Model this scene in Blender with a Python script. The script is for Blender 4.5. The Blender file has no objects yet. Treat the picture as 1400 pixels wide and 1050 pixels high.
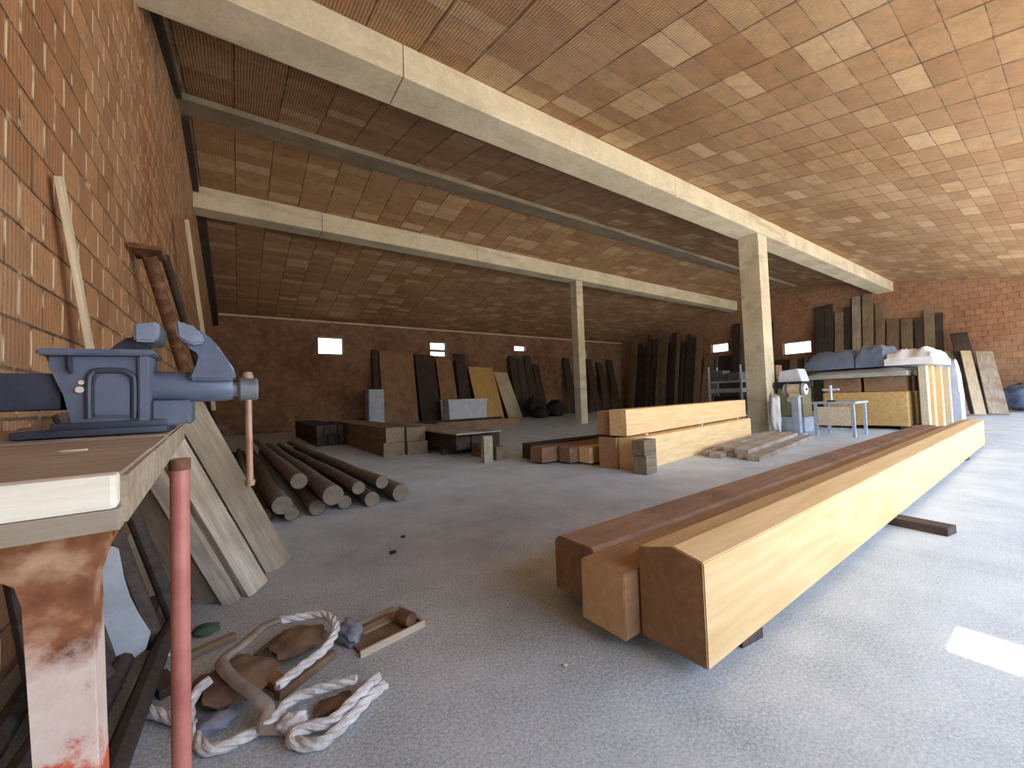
import bpy, bmesh, math, random
from mathutils import Vector, Matrix
from math import sin, cos, pi, radians
random.seed(7)
S = bpy.context.scene
COL = S.collection

# ------------------------------------------------------------------ camera
F_PX, YAW, PITCH, ROLL, CAM_H = 544.75, .6023, .0364, -.0351, 1.0
fwd = Vector((sin(YAW)*cos(PITCH), cos(YAW)*cos(PITCH), sin(PITCH)))
rt0 = Vector((cos(YAW), -sin(YAW), 0)); up0 = rt0.cross(fwd)
rt = rt0*cos(ROLL) + up0*sin(ROLL); up = -rt0*sin(ROLL) + up0*cos(ROLL)
cam = bpy.data.cameras.new('camera'); camo = bpy.data.objects.new('camera', cam); COL.objects.link(camo)
cam.sensor_width = 36; cam.sensor_fit = 'HORIZONTAL'; cam.lens = 36*F_PX/1400
cam.clip_start = .02; cam.clip_end = 400
camo.matrix_world = Matrix(((rt.x, up.x, -fwd.x, 0), (rt.y, up.y, -fwd.y, 0), (rt.z, up.z, -fwd.z, CAM_H), (0, 0, 0, 1)))
S.camera = camo

def P(px, py, x=None, y=None, z=None):
    """world point of a photo pixel on the plane x=, y= or z="""
    r = rt*(px-700) - up*(py-525) + fwd*F_PX
    k = x/r.x if x is not None else y/r.y if y is not None else (z-CAM_H)/r.z
    return r*k + Vector((0, 0, CAM_H))

# ------------------------------------------------------------------ light
S.view_settings.view_transform = 'Standard'; S.view_settings.look = 'None'
S.view_settings.exposure = 1.69; S.view_settings.gamma = 1; S.view_settings.use_curve_mapping = False
w = bpy.data.worlds.new('sky'); S.world = w; w.use_nodes = True
nt = w.node_tree; bg = nt.nodes['Background']
sky = nt.nodes.new('ShaderNodeTexSky'); sky.sky_type = 'NISHITA'; sky.sun_disc = False
sky.sun_elevation = radians(66); sky.sun_rotation = radians(180); sky.dust_density = 3.0; sky.air_density = 1.0
nt.links.new(sky.outputs[0], bg.inputs[0]); bg.inputs[1].default_value = .38
sun = bpy.data.lights.new('sun', 'SUN'); sun.energy = 4.6; sun.angle = radians(.6); sun.color = (1, .93, .82)
suno = bpy.data.objects.new('sun', sun); COL.objects.link(suno)
suno.rotation_euler = (radians(24), 0, radians(0)); suno.location = (4, -8, 12)

# ------------------------------------------------------------------ materials
def lin(c):
    return tuple(((v/255)/12.92 if v/255 <= .04045 else ((v/255+.055)/1.055)**2.4) for v in c)+(1,)
class N:
    def __init__(s, name):
        s.m = bpy.data.materials.new(name); s.m.use_nodes = True; s.t = s.m.node_tree
        s.b = s.t.nodes['Principled BSDF']; s.b.inputs['Roughness'].default_value = .8
        s.b.inputs['Specular IOR Level'].default_value = .3
    def n(s, ty, **k):
        x = s.t.nodes.new(ty)
        for a, v in k.items():
            if a in x.inputs: x.inputs[a].default_value = v
            else: setattr(x, a, v)
        return x
    def l(s, a, b): s.t.links.new(a, b)
    def coord(s, scale=(1, 1, 1), loc=(0, 0, 0)):
        tc = s.n('ShaderNodeTexCoord'); mp = s.n('ShaderNodeMapping')
        mp.inputs['Scale'].default_value = scale; mp.inputs['Location'].default_value = loc
        s.l(tc.outputs['Object'], mp.inputs[0]); return mp.outputs[0]
    def noise(s, vec, scale, detail=4, rough=.55):
        x = s.n('ShaderNodeTexNoise'); x.inputs['Scale'].default_value = scale
        x.inputs['Detail'].default_value = detail; x.inputs['Roughness'].default_value = rough
        s.l(vec, x.inputs['Vector']); return x.outputs[0]
    def ramp(s, fac, stops):
        r = s.n('ShaderNodeValToRGB'); e = r.color_ramp.elements
        e[0].position, e[0].color = stops[0]; e[1].position, e[1].color = stops[-1]
        for p, c in stops[1:-1]:
            q = e.new(p); q.color = c
        s.l(fac, r.inputs[0]); return r.outputs[0]
    def mix(s, fac, a, b, mode='MIX'):
        x = s.n('ShaderNodeMix'); x.data_type = 'RGBA'; x.blend_type = mode
        for i, v in ((0, fac), (6, a), (7, b)):
            if isinstance(v, (int, float)): x.inputs[i].default_value = v
            elif isinstance(v, tuple): x.inputs[i].default_value = v
            else: s.l(v, x.inputs[i])
        return x.outputs[2]
    def bump(s, h, strength=.3, dist=.01, normal=None):
        x = s.n('ShaderNodeBump'); x.inputs['Strength'].default_value = strength; x.inputs['Distance'].default_value = dist
        s.l(h, x.inputs['Height'])
        if normal is not None: s.l(normal, x.inputs['Normal'])
        s.l(x.outputs[0], s.b.inputs['Normal']); return x.outputs[0]
    def out(s, c): s.l(c, s.b.inputs['Base Color']); return s.m

def brick_mat(name, axes, bw, bh, c1, c2, mortar, msize=.012, pale=0.0, offset=.5, rib=0.0, patch=None, joist=0.0):
    """axes: which object axes give (u along the course, v across)"""
    s = N(name); tc = s.n('ShaderNodeTexCoord'); sp = s.n('ShaderNodeSeparateXYZ'); cb = s.n('ShaderNodeCombineXYZ')
    s.l(tc.outputs['Object'], sp.inputs[0])
    s.l(sp.outputs[axes[0]], cb.inputs[0]); s.l(sp.outputs[axes[1]], cb.inputs[1]); v = cb.outputs[0]
    # wobble
    nz = s.n('ShaderNodeTexNoise'); nz.inputs['Scale'].default_value = 2.2; s.l(v, nz.inputs['Vector'])
    ad = s.n('ShaderNodeVectorMath', operation='MULTIPLY_ADD'); s.l(nz.outputs['Color'], ad.inputs[0])
    ad.inputs[1].default_value = (.03, .02, 0); s.l(v, ad.inputs[2]); v = ad.outputs[0]
    b = s.n('ShaderNodeTexBrick'); b.offset = offset; b.inputs['Scale'].default_value = 1
    b.inputs['Brick Width'].default_value = bw; b.inputs['Row Height'].default_value = bh
    b.inputs['Mortar Size'].default_value = msize; b.inputs['Mortar Smooth'].default_value = .3; b.inputs['Bias'].default_value = 0
    b.inputs['Color1'].default_value = (0, 0, 0, 1); b.inputs['Color2'].default_value = (1, 1, 1, 1); b.inputs['Mortar'].default_value = (.5, .5, .5, 1)
    s.l(v, b.inputs['Vector'])
    bc = s.ramp(b.outputs['Color'], [(0, lin(c1)), (.35, lin(tuple((a*2+q)/3 for a, q in zip(c1, c2)))), (.5, lin(tuple((a+q)/2 for a, q in zip(c1, c2)))), (.8, lin(c2)), (1, lin(patch or c2))])
    big = s.noise(v, .5, 3); fine = s.noise(v, 26, 5, .7); mid = s.noise(v, 5, 4, .6)
    bc = s.mix(.30, bc, s.ramp(mid, [(.3, lin((110, 70, 45))), (.7, lin((225, 185, 150)))]), 'OVERLAY')
    bc = s.mix(.35, bc, s.ramp(fine, [(.3, (.3, .3, .3, 1)), (.7, (.72, .72, .72, 1))]), 'OVERLAY')
    mt = s.ramp(mid, [(.38, lin(tuple(k*.55 for k in mortar))), (.58, lin(mortar))])
    c = s.mix(b.outputs['Fac'], bc, mt)
    c = s.mix(s.ramp(big, [(.35, (0, 0, 0, 1)), (.75, (.35, .35, .35, 1))]), c, lin((185, 160, 135)))
    def lines(src, period, half):
        a = s.n('ShaderNodeMath', operation='DIVIDE'); s.l(src, a.inputs[0]); a.inputs[1].default_value = period
        a2 = s.n('ShaderNodeMath', operation='FRACT'); s.l(a.outputs[0], a2.inputs[0])
        a3 = s.n('ShaderNodeMath', operation='SUBTRACT'); s.l(a2.outputs[0], a3.inputs[0]); a3.inputs[1].default_value = .5
        a4 = s.n('ShaderNodeMath', operation='ABSOLUTE'); s.l(a3.outputs[0], a4.inputs[0])
        a5 = s.n('ShaderNodeMapRange'); a5.inputs['From Min'].default_value = .5-1.6*half/period; a5.inputs['From Max'].default_value = .5-.6*half/period
        s.l(a4.outputs[0], a5.inputs[0]); return a5.outputs[0]
    s2 = s.n('ShaderNodeSeparateXYZ'); s.l(v, s2.inputs[0])
    def mul(a, b_, op='MULTIPLY'):
        m_ = s.n('ShaderNodeMath', operation=op); m_.use_clamp = True
        for k_, q_ in ((0, a), (1, b_)):
            if isinstance(q_, (int, float)): m_.inputs[k_].default_value = q_
            else: s.l(q_, m_.inputs[k_])
        return m_.outputs[0]
    if pale > 0:
        # squeezed-out pale mortar sits on the upright joints only
        b2 = s.n('ShaderNodeTexBrick'); b2.offset = offset
        for k_, v_ in (('Scale', 1), ('Brick Width', bw), ('Row Height', bh), ('Mortar Size', .014), ('Mortar Smooth', .2), ('Bias', 0)): b2.inputs[k_].default_value = v_
        s.l(v, b2.inputs['Vector'])
        up_ = mul(b2.outputs['Fac'], mul(1.0, lines(s2.outputs[1], bh, .022), 'SUBTRACT'))
        pm = s.ramp(s.noise(v, 3.2, 2), [(.42, (0, 0, 0, 1)), (.50, (pale, pale, pale, 1))])
        c = s.mix(mul(up_, pm), c, lin((222, 204, 172)))
        c = s.mix(mul(s.ramp(s.noise(v, 6, 4), [(.62, (0, 0, 0, 1)), (.68, (pale*.8,)*3+(1,))]), lines(s2.outputs[1], bh, .016)), c, lin((215, 196, 165)))
    if joist > 0:
        jm = mul(lines(s2.outputs[0], joist, .011), s.ramp(s.noise(v, 2.4, 3), [(.38, (.25, .25, .25, 1)), (.55, (.9, .9, .9, 1))]))
        c = s.mix(jm, c, lin((92, 66, 46)))
    h = s.mix(.25, s.ramp(b.outputs['Fac'], [(0, (1, 1, 1, 1)), (1, (0, 0, 0, 1))]), fine)
    n1 = s.bump(h, .8, .012)
    if rib > 0:
        wv = s.n('ShaderNodeTexWave'); wv.bands_direction = 'X'; wv.inputs['Scale'].default_value = 9; wv.inputs['Distortion'].default_value = .4
        s.l(v, wv.inputs['Vector']); s.bump(wv.outputs['Fac'], rib, .008, n1)
        c = s.mix(.22*rib, c, s.ramp(wv.outputs['Fac'], [(.2, (.25, .25, .25, 1)), (.8, (.7, .7, .7, 1))]), 'OVERLAY')
    s.b.inputs['Roughness'].default_value = .9
    return s.out(c)

def wood_mat(name, c1, c2, scale=1.0, dirt=.25, dirtc=(90, 80, 72), rough=.7, grain=1.0):
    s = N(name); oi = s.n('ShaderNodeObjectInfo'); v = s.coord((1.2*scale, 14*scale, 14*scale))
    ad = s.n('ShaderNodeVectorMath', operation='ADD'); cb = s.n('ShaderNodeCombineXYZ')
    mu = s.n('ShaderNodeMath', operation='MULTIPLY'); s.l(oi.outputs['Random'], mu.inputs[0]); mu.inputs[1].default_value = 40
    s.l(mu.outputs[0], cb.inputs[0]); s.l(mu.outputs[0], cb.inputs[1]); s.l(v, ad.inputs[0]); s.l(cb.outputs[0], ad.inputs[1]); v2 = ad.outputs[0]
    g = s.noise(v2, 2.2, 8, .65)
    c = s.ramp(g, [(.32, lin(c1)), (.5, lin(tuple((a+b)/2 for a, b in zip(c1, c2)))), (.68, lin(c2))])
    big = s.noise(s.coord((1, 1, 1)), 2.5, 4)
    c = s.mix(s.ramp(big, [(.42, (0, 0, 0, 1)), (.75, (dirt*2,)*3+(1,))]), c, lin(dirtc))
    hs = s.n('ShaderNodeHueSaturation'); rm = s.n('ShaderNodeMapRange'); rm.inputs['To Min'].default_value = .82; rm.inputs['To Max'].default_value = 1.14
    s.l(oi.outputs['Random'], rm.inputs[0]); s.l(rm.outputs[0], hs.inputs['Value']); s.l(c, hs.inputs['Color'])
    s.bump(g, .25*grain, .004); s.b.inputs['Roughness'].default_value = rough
    return s.out(hs.outputs[0])

def mottled(name, stops, scale=6, rough=.8, bump=.3, detail=6, metal=0.0, spec=.3, dist=.005):
    s = N(name); v = s.coord(); n = s.noise(v, scale, detail, .65)
    c = s.ramp(n, [(p, lin(k)) for p, k in stops]); s.bump(s.noise(v, scale*6, 4), bump, dist)
    s.b.inputs['Roughness'].default_value = rough; s.b.inputs['Metallic'].default_value = metal; s.b.inputs['Specular IOR Level'].default_value = spec
    return s.out(c)

M = {}
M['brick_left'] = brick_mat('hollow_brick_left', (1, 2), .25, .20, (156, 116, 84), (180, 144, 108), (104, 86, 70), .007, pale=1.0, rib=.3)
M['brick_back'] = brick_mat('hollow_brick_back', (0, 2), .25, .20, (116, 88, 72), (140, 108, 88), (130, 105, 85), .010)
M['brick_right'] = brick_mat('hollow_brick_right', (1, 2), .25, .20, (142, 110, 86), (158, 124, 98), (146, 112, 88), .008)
M['tile'] = brick_mat('roof_tile', (0, 1), .60, .25, (156, 124, 90), (178, 152, 116), (146, 122, 94), .005, offset=.0, rib=.5, patch=(200, 180, 148), joist=.6)
def concrete(name, a, b, stain, sc=1.6, bumpy=.5):
    s = N(name); v = s.coord(); n1 = s.noise(v, sc, 6, .6); n2 = s.noise(v, sc*14, 5, .7); st = s.noise(s.coord((.35, 2.5, 2.5)), 1.4, 4)
    c = s.ramp(n1, [(.3, lin(a)), (.7, lin(b))]); c = s.mix(.4, c, s.ramp(n2, [(.3, (.3, .3, .3, 1)), (.7, (.7, .7, .7, 1))]), 'OVERLAY')
    c = s.mix(s.ramp(st, [(.55, (0, 0, 0, 1)), (.72, (.55, .55, .55, 1))]), c, lin(stain)); s.bump(n2, bumpy, .008)
    s.b.inputs['Roughness'].default_value = .92; return s.out(c)
M['concrete'] = concrete('concrete', (190, 181, 156), (220, 211, 186), (146, 132, 104))
M['concrete_grey'] = concrete('concrete_grey', (140, 130, 112), (172, 160, 138), (110, 98, 80))
def floor_mat():
    s = N('screed_floor'); v = s.coord(); big = s.noise(v, .45, 5, .6); mid = s.noise(v, 2.3, 6, .65); fine = s.noise(v, 95, 4, .85); grit = s.noise(v, 190, 3, .8)
    c = s.ramp(mid, [(.3, lin((184, 200, 208))), (.7, lin((218, 232, 238)))])
    # brown sawdust and soil trodden in between the timbers
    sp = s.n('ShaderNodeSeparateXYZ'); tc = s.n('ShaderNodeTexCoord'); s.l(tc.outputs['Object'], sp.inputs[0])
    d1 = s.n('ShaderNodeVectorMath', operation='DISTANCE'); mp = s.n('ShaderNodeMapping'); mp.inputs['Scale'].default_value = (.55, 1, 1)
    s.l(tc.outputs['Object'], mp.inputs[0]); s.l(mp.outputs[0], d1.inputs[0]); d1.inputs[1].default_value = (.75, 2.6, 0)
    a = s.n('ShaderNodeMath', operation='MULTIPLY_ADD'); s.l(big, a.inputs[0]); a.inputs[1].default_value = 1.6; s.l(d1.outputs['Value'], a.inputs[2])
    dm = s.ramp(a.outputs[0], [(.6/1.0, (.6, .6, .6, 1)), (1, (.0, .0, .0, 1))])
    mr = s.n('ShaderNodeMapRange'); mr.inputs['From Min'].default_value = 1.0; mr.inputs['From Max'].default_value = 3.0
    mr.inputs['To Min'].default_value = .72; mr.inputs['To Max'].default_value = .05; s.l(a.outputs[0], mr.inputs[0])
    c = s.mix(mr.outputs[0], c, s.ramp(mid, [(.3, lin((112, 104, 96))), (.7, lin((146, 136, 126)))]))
    c = s.mix(.75, c, s.ramp(fine, [(.36, (.20, .20, .20, 1)), (.5, (.5, .5, .5, 1)), (.62, (.80, .80, .80, 1))]), 'OVERLAY')
    c = s.mix(s.ramp(grit, [(.66, (0, 0, 0, 1)), (.72, (.5, .5, .5, 1))]), c, lin((225, 222, 216)))
    h = s.mix(.5, fine, grit); s.bump(h, .6, .006); s.b.inputs['Roughness'].default_value = .6; s.b.inputs['Specular IOR Level'].default_value = .5
    return s.out(c)
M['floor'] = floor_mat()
M['ground'] = mottled('gravel_yard', [(.3, (190, 180, 160)), (.7, (215, 205, 185))], 3, .95)
M['glulam'] = wood_mat('yellow_spruce', (220, 184, 128), (240, 210, 160), .8, .12, (204, 166, 114), .55)
M['glulam_brown'] = wood_mat('brown_spruce', (160, 124, 88), (190, 152, 112), .8, .25, (134, 106, 82), .7)
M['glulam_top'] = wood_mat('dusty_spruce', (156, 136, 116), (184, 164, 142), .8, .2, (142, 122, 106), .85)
M['red_wood'] = wood_mat('reddish_timber', (134, 104, 80), (164, 132, 104), 1, .3, (90, 62, 50), .8)
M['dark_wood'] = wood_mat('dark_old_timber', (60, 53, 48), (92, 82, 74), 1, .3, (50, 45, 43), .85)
M['mid_wood'] = wood_mat('old_board', (118, 104, 84), (154, 138, 114), 1, .3, (92, 78, 66), .85)
M['grey_wood'] = wood_mat('weathered_board', (146, 136, 122), (196, 186, 170), 1, .35, (128, 108, 88), .9, 1.6)
M['bench_wood'] = wood_mat('bench_top_wood', (140, 128, 112), (178, 164, 142), 1.6, .4, (118, 100, 82), .85, 1.4)
M['white_wood'] = wood_mat('planed_white_wood', (214, 208, 192), (240, 236, 222), 1.6, .08, (200, 186, 160), .6, 1.2)
M['pale_board'] = wood_mat('pale_plank', (190, 176, 148), (222, 210, 184), 1.2, .15, (160, 140, 110), .8)
M['ply'] = wood_mat('plywood', (196, 160, 98), (224, 190, 128), .5, .15, (170, 130, 80), .6, .4)
M['log'] = wood_mat('barked_pole', (92, 86, 82), (142, 134, 126), 1.4, .3, (74, 68, 64), .9, 2)
M['log_end'] = mottled('cut_log_end', [(.3, (104, 92, 80)), (.7, (136, 122, 106))], 14, .9)
M['blue_paint'] = mottled('blue_grey_enamel', [(.3, (88, 98, 118)), (.65, (108, 118, 140)), (.8, (124, 132, 148))], 9, .42, .15, metal=.15, spec=.5)
M['blue_dark'] = mottled('dark_cast_iron', [(.3, (58, 64, 80)), (.7, (80, 86, 102))], 10, .5, .2, metal=.3)
M['jaw_steel'] = mottled('worn_jaw_steel', [(.3, (122, 134, 156)), (.7, (156, 168, 190))], 16, .4, .2, metal=.4)
M['screw_grey'] = mottled('grey_steel', [(.3, (110, 116, 124)), (.7, (146, 150, 156))], 12, .45, .2, metal=.5)
M['handle'] = mottled('tan_bar', [(.3, (150, 118, 98)), (.7, (186, 152, 128))], 20, .5, .2, metal=.3)
M['red_paint'] = mottled('red_tube_paint', [(.25, (156, 92, 84)), (.5, (186, 116, 106)), (.75, (204, 142, 132))], 8, .45, .1, spec=.5)
M['rust'] = mottled('rusty_iron', [(.3, (78, 54, 42)), (.5, (112, 78, 58)), (.72, (150, 120, 96))], 9, .85, .6)
M['white_paint'] = mottled('chalky_white_paint', [(.28, (140, 112, 92)), (.4, (206, 190, 178)), (.7, (226, 214, 204))], 7, .7, .3)
def leg_mat():
    s = N('leg_paint'); v = s.coord(); sp = s.n('ShaderNodeSeparateXYZ'); s.l(v, sp.inputs[0]); n = s.noise(v, 14, 6, .7)
    a = s.n('ShaderNodeMath', operation='MULTIPLY_ADD'); s.l(n, a.inputs[0]); a.inputs[1].default_value = .16; s.l(sp.outputs[2], a.inputs[2])
    white = s.ramp(n, [(.30, lin((132, 84, 58))), (.38, lin((205, 186, 176))), (.8, lin((228, 214, 206)))])
    rust = s.ramp(s.noise(v, 25, 5), [(.3, lin((96, 56, 38))), (.5, lin((140, 92, 62))), (.7, lin((196, 160, 130)))])
    red = s.ramp(n, [(.3, lin((188, 78, 50))), (.7, lin((214, 108, 78)))])
    m1 = s.ramp(a.outputs[0], [(.745, (0, 0, 0, 1)), (.76, (1, 1, 1, 1))]); m2 = s.ramp(a.outputs[0], [(.84, (0, 0, 0, 1)), (.875, (1, 1, 1, 1))])
    c = s.mix(m1, red, white); c = s.mix(m2, c, rust); s.bump(n, .3, .003); s.b.inputs['Roughness'].default_value = .6
    return s.out(c)
M['leg'] = leg_mat()
M['rope'] = mottled('cotton_rope', [(.3, (184, 180, 176)), (.6, (228, 226, 224))], 22, .95, .8)
M['strap'] = mottled('dusty_strap', [(.3, (120, 106, 94)), (.7, (160, 146, 134))], 12, .9, .4)
M['sheet'] = mottled('pale_fibre_sheet', [(.3, (158, 166, 176)), (.7, (200, 206, 212))], 5, .8, .5)
M['tarp_blue'] = mottled('blue_tarpaulin', [(.3, (84, 98, 124)), (.6, (112, 126, 152)), (.8, (150, 158, 176))], 2.5, .5, .5, spec=.5, dist=.02)
M['tarp_grey'] = mottled('grey_sheeting', [(.3, (150, 150, 144)), (.7, (186, 184, 174))], 2.5, .7, .4, dist=.02)
M['cloth'] = mottled('white_plastic_sheet', [(.3, (220, 222, 226)), (.7, (245, 246, 248))], 3, .5, .5, spec=.5, dist=.02)
M['olive'] = mottled('olive_machine_paint', [(.3, (112, 112, 84)), (.7, (138, 136, 104))], 4, .5, .1)
M['machine_blue'] = mottled('pale_blue_machine_paint', [(.3, (150, 164, 184)), (.7, (184, 196, 210))], 5, .5, .1, spec=.5)
M['dark'] = mottled('dark_rubber', [(.3, (32, 30, 32)), (.7, (52, 48, 50))], 6, .8)
M['rag_blue'] = mottled('blue_grey_rag', [(.3, (104, 110, 124)), (.7, (146, 150, 160))], 9, .95, .6)
M['rag_green'] = mottled('green_rag', [(.3, (52, 80, 66)), (.7, (84, 112, 92))], 9, .95, .6)
M['carton'] = mottled('brown_bark', [(.3, (96, 76, 60)), (.7, (140, 114, 90))], 9, .95, .6)
M['tub'] = mottled('white_plastic_tub', [(.3, (196, 204, 224)), (.7, (222, 226, 238))], 3, .5, .1)

# ------------------------------------------------------------------ helpers
def empty(name, loc, rz=0):
    o = bpy.data.objects.new(name, None); COL.objects.link(o); o.empty_display_size = .1
    o.location = loc; o.rotation_euler.z = rz; return o
def tag(o, label=None, cat=None, group=None, kind=None):
    if label: o['label'] = label
    if cat: o['category'] = cat
    if group: o['group'] = group
    if kind: o['kind'] = kind
    return o
def obj(name, bm, mats, parent=None, smooth=False, M4=None):
    bmesh.ops.recalc_face_normals(bm, faces=bm.faces)
    me = bpy.data.meshes.new(name); bm.to_mesh(me); bm.free()
    for m in (mats if isinstance(mats, (list, tuple)) else [mats]): me.materials.append(M[m] if isinstance(m, str) else m)
    if smooth:
        for p in me.polygons: p.use_smooth = True
        if hasattr(me, 'set_sharp_from_angle'): me.set_sharp_from_angle(angle=radians(smooth if smooth is not True else 40))
    o = bpy.data.objects.new(name, me); COL.objects.link(o)
    if M4 is not None: o.matrix_world = M4
    if parent is not None: o.parent = parent
    return o
NB = bmesh.new
def frame(a, xdir, zhint=(0, 0, 1)):
    """matrix with origin a, local X along xdir"""
    x = Vector(xdir).normalized(); z = Vector(zhint); y = z.cross(x).normalized(); z = x.cross(y)
    return Matrix(((x.x, y.x, z.x, a[0]), (x.y, y.y, z.y, a[1]), (x.z, y.z, z.z, a[2]), (0, 0, 0, 1)))
def box(bm, lo, hi, bev=0.0, mi=0, m=None):
    vs = [bm.verts.new((x, y, z)) for x in (lo[0], hi[0]) for y in (lo[1], hi[1]) for z in (lo[2], hi[2])]
    if m is not None:
        for v in vs: v.co = m @ v.co
    q = [(0, 1, 3, 2), (4, 6, 7, 5), (0, 4, 5, 1), (2, 3, 7, 6), (0, 2, 6, 4), (1, 5, 7, 3)]
    fs = [bm.faces.new([vs[i] for i in f]) for f in q]
    for f in fs: f.material_index = mi
    if bev > 0:
        es = list({e for f in fs for e in f.edges})
        bmesh.ops.bevel(bm, geom=es, offset=bev, segments=2, affect='EDGES', profile=.6, material=-1)
def prism(bm, poly, axis, a, b, bev=0.0, mi=0):
    """poly of 2D points extruded along axis from a to b"""
    def mk(p, t):
        return {'x': (t, p[0], p[1]), 'y': (p[0], t, p[1]), 'z': (p[0], p[1], t)}[axis]
    A = [bm.verts.new(mk(p, a)) for p in poly]; B = [bm.verts.new(mk(p, b)) for p in poly]
    fs = [bm.faces.new(A), bm.faces.new(B[::-1])]
    n = len(poly)
    for i in range(n): fs.append(bm.faces.new((A[i], B[i], B[(i+1) % n], A[(i+1) % n])))
    for f in fs: f.material_index = mi
    if bev > 0:
        bmesh.ops.bevel(bm, geom=list({e for f in fs for e in f.edges}), offset=bev, segments=2, affect='EDGES', material=-1)
def tube(bm, pts, r, n=10, cap=True, mi=0, mi_cap=None, flat=1.0):
    pts = [Vector(p) for p in pts]; rs = r if isinstance(r, (list, tuple)) else [r]*len(pts); rings = []
    prev = None
    for i, p in enumerate(pts):
        t = (pts[min(i+1, len(pts)-1)]-pts[max(i-1, 0)]).normalized()
        if prev is None:
            u = t.cross(Vector((0, 0, 1)));
            if u.length < .1: u = t.cross(Vector((1, 0, 0)))
        else: u = prev - t*prev.dot(t)
        u.normalize(); prev = u.copy(); vv = t.cross(u)
        rings.append([bm.verts.new(p+u*rs[i]*cos(2*pi*k/n)+vv*rs[i]*flat*sin(2*pi*k/n)) for k in range(n)])
    for a, b in zip(rings, rings[1:]):
        for k in range(n):
            f = bm.faces.new((a[k], a[(k+1) % n], b[(k+1) % n], b[k])); f.material_index = mi
    if cap:
        for rg in (rings[0][::-1], rings[-1]):
            f = bm.faces.new(rg); f.material_index = mi if mi_cap is None else mi_cap
def smooth_path(pts, n=8, closed=False):
    pts = [Vector(p) for p in pts]; out = []
    for i in range(len(pts)-1):
        p0 = pts[max(i-1, 0)]; p1 = pts[i]; p2 = pts[i+1]; p3 = pts[min(i+2, len(pts)-1)]
        for k in range(n):
            t = k/n
            out.append(.5*((2*p1)+(-p0+p2)*t+(2*p0-5*p1+4*p2-p3)*t*t+(-p0+3*p1-3*p2+p3)*t**3))
    out.append(pts[-1]); return out
def timber_bm(L, W, H, bev=.006, seg=1, warp=0):
    bm = NB(); box(bm, (0, -W/2, 0), (L, W/2, H), bev); return bm
def timber(name, a, b, W, H, mat, label=None, cat=None, group=None, parent=None, zh=(0, 0, 1), bev=.006):
    """squared timber from a to b; a,b are the middle of the underside"""
    a, b = Vector(a), Vector(b)
    o = obj(name, timber_bm((b-a).length, W, H, bev), mat, parent, M4=frame(a, b-a, zh))
    return tag(o, label, cat, group)
def copy_tree(o, parent=None):
    c = o.copy(); COL.objects.link(c)
    if parent is not None: c.parent = parent
    for ch in list(o.children): copy_tree(ch, c)
    return c

# ------------------------------------------------------------------ building
XL, XR, YB, YF = -.745, 21.6, 17.97, -2.2
RY, RZ, S1, S2 = 8.233, 5.966, .213, .147
def roof(y): return RZ-S1*(RY-y) if y < RY else RZ-S2*(y-RY)
def struct(name, bm, mat): return tag(obj(name, bm, mat), kind='structure')

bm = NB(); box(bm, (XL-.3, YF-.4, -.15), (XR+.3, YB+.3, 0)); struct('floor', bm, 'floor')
bm = NB(); box(bm, (-60, -60, -.35), (90, 90, -.16)); tag(obj('ground', bm, 'ground'), kind='structure')
# left gable wall: profile follows the roof
bm = NB(); prism(bm, [(-2.45, 0), (YB+.3, 0), (YB+.3, roof(YB+.3)), (RY, RZ), (-2.45, roof(-2.45))], 'x', XL-.3, XL); struct('wall_left', bm, 'brick_left')
def wall_with_holes(along, fixed0, fixed1, u0, u1, ztop, holes):
    """wall in strips around rectangular openings; ztop is a function of u"""
    bm = NB(); us = sorted({u0, u1, *[h[0] for h in holes], *[h[1] for h in holes]}|({RY} if along == 'y' else set()))
    ax = 'y' if along == 'x' else 'x'
    for a, b in zip(us, us[1:]):
        hs = sorted([h for h in holes if h[0] <= a+1e-6 and h[1] >= b-1e-6], key=lambda h: h[2]); z = 0
        for h in hs:
            prism(bm, [(a, z), (b, z), (b, h[2]), (a, h[2])], ax, fixed0, fixed1); z = h[3]
        prism(bm, [(a, z), (b, z), (b, ztop(b)), (a, ztop(a))], ax, fixed0, fixed1)
    bmesh.ops.remove_doubles(bm, verts=bm.verts, dist=1e-4)
    return bm
back_holes = [(2.71, 3.71, 3.11, 3.84), (7.65, 8.51, 3.17, 3.88), (12.59, 13.44, 3.62, 3.94), (17.6, 18.2, 3.18, 3.90)]
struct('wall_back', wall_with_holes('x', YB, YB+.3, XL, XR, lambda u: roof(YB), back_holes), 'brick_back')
right_holes = [(10.92, 11.86, 3.12, 3.6), (7.19, 8.34, 2.62, 3.2)]
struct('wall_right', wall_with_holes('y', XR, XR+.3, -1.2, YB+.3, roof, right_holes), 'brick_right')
n = 0
for along, hs in (('x', back_holes), ('y', right_holes)):
    for h in hs:
        n += 1; bm = NB(); t = .04
        def bx(u0, u1, z0, z1):
            if along == 'x': box(bm, (u0, YB+.10, z0), (u1, YB+.18, z1), .003)
            else: box(bm, (XR+.10, u0, z0), (XR+.18, u1, z1), .003)
        bx(h[0], h[1], h[2], h[2]+t); bx(h[0], h[1], h[3]-t, h[3]); bx(h[0], h[0]+t, h[2]+t, h[3]-t); bx(h[1]-t, h[1], h[2]+t, h[3]-t)
        if n == 2: bx(h[0]+t, h[1]-t, h[2]+.24, h[2]+.36)
        struct('window_%d' % n, bm, 'concrete_grey')
# unseen front wall piece behind the camera, added to shade the left foreground
bm = NB(); prism(bm, [(XL-.3, 0), (1.0, 0), (1.0, roof(YF)), (XL-.3, roof(YF))], 'y', YF-.25, YF); struct('wall_front_shade', bm, 'brick_back')
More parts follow.
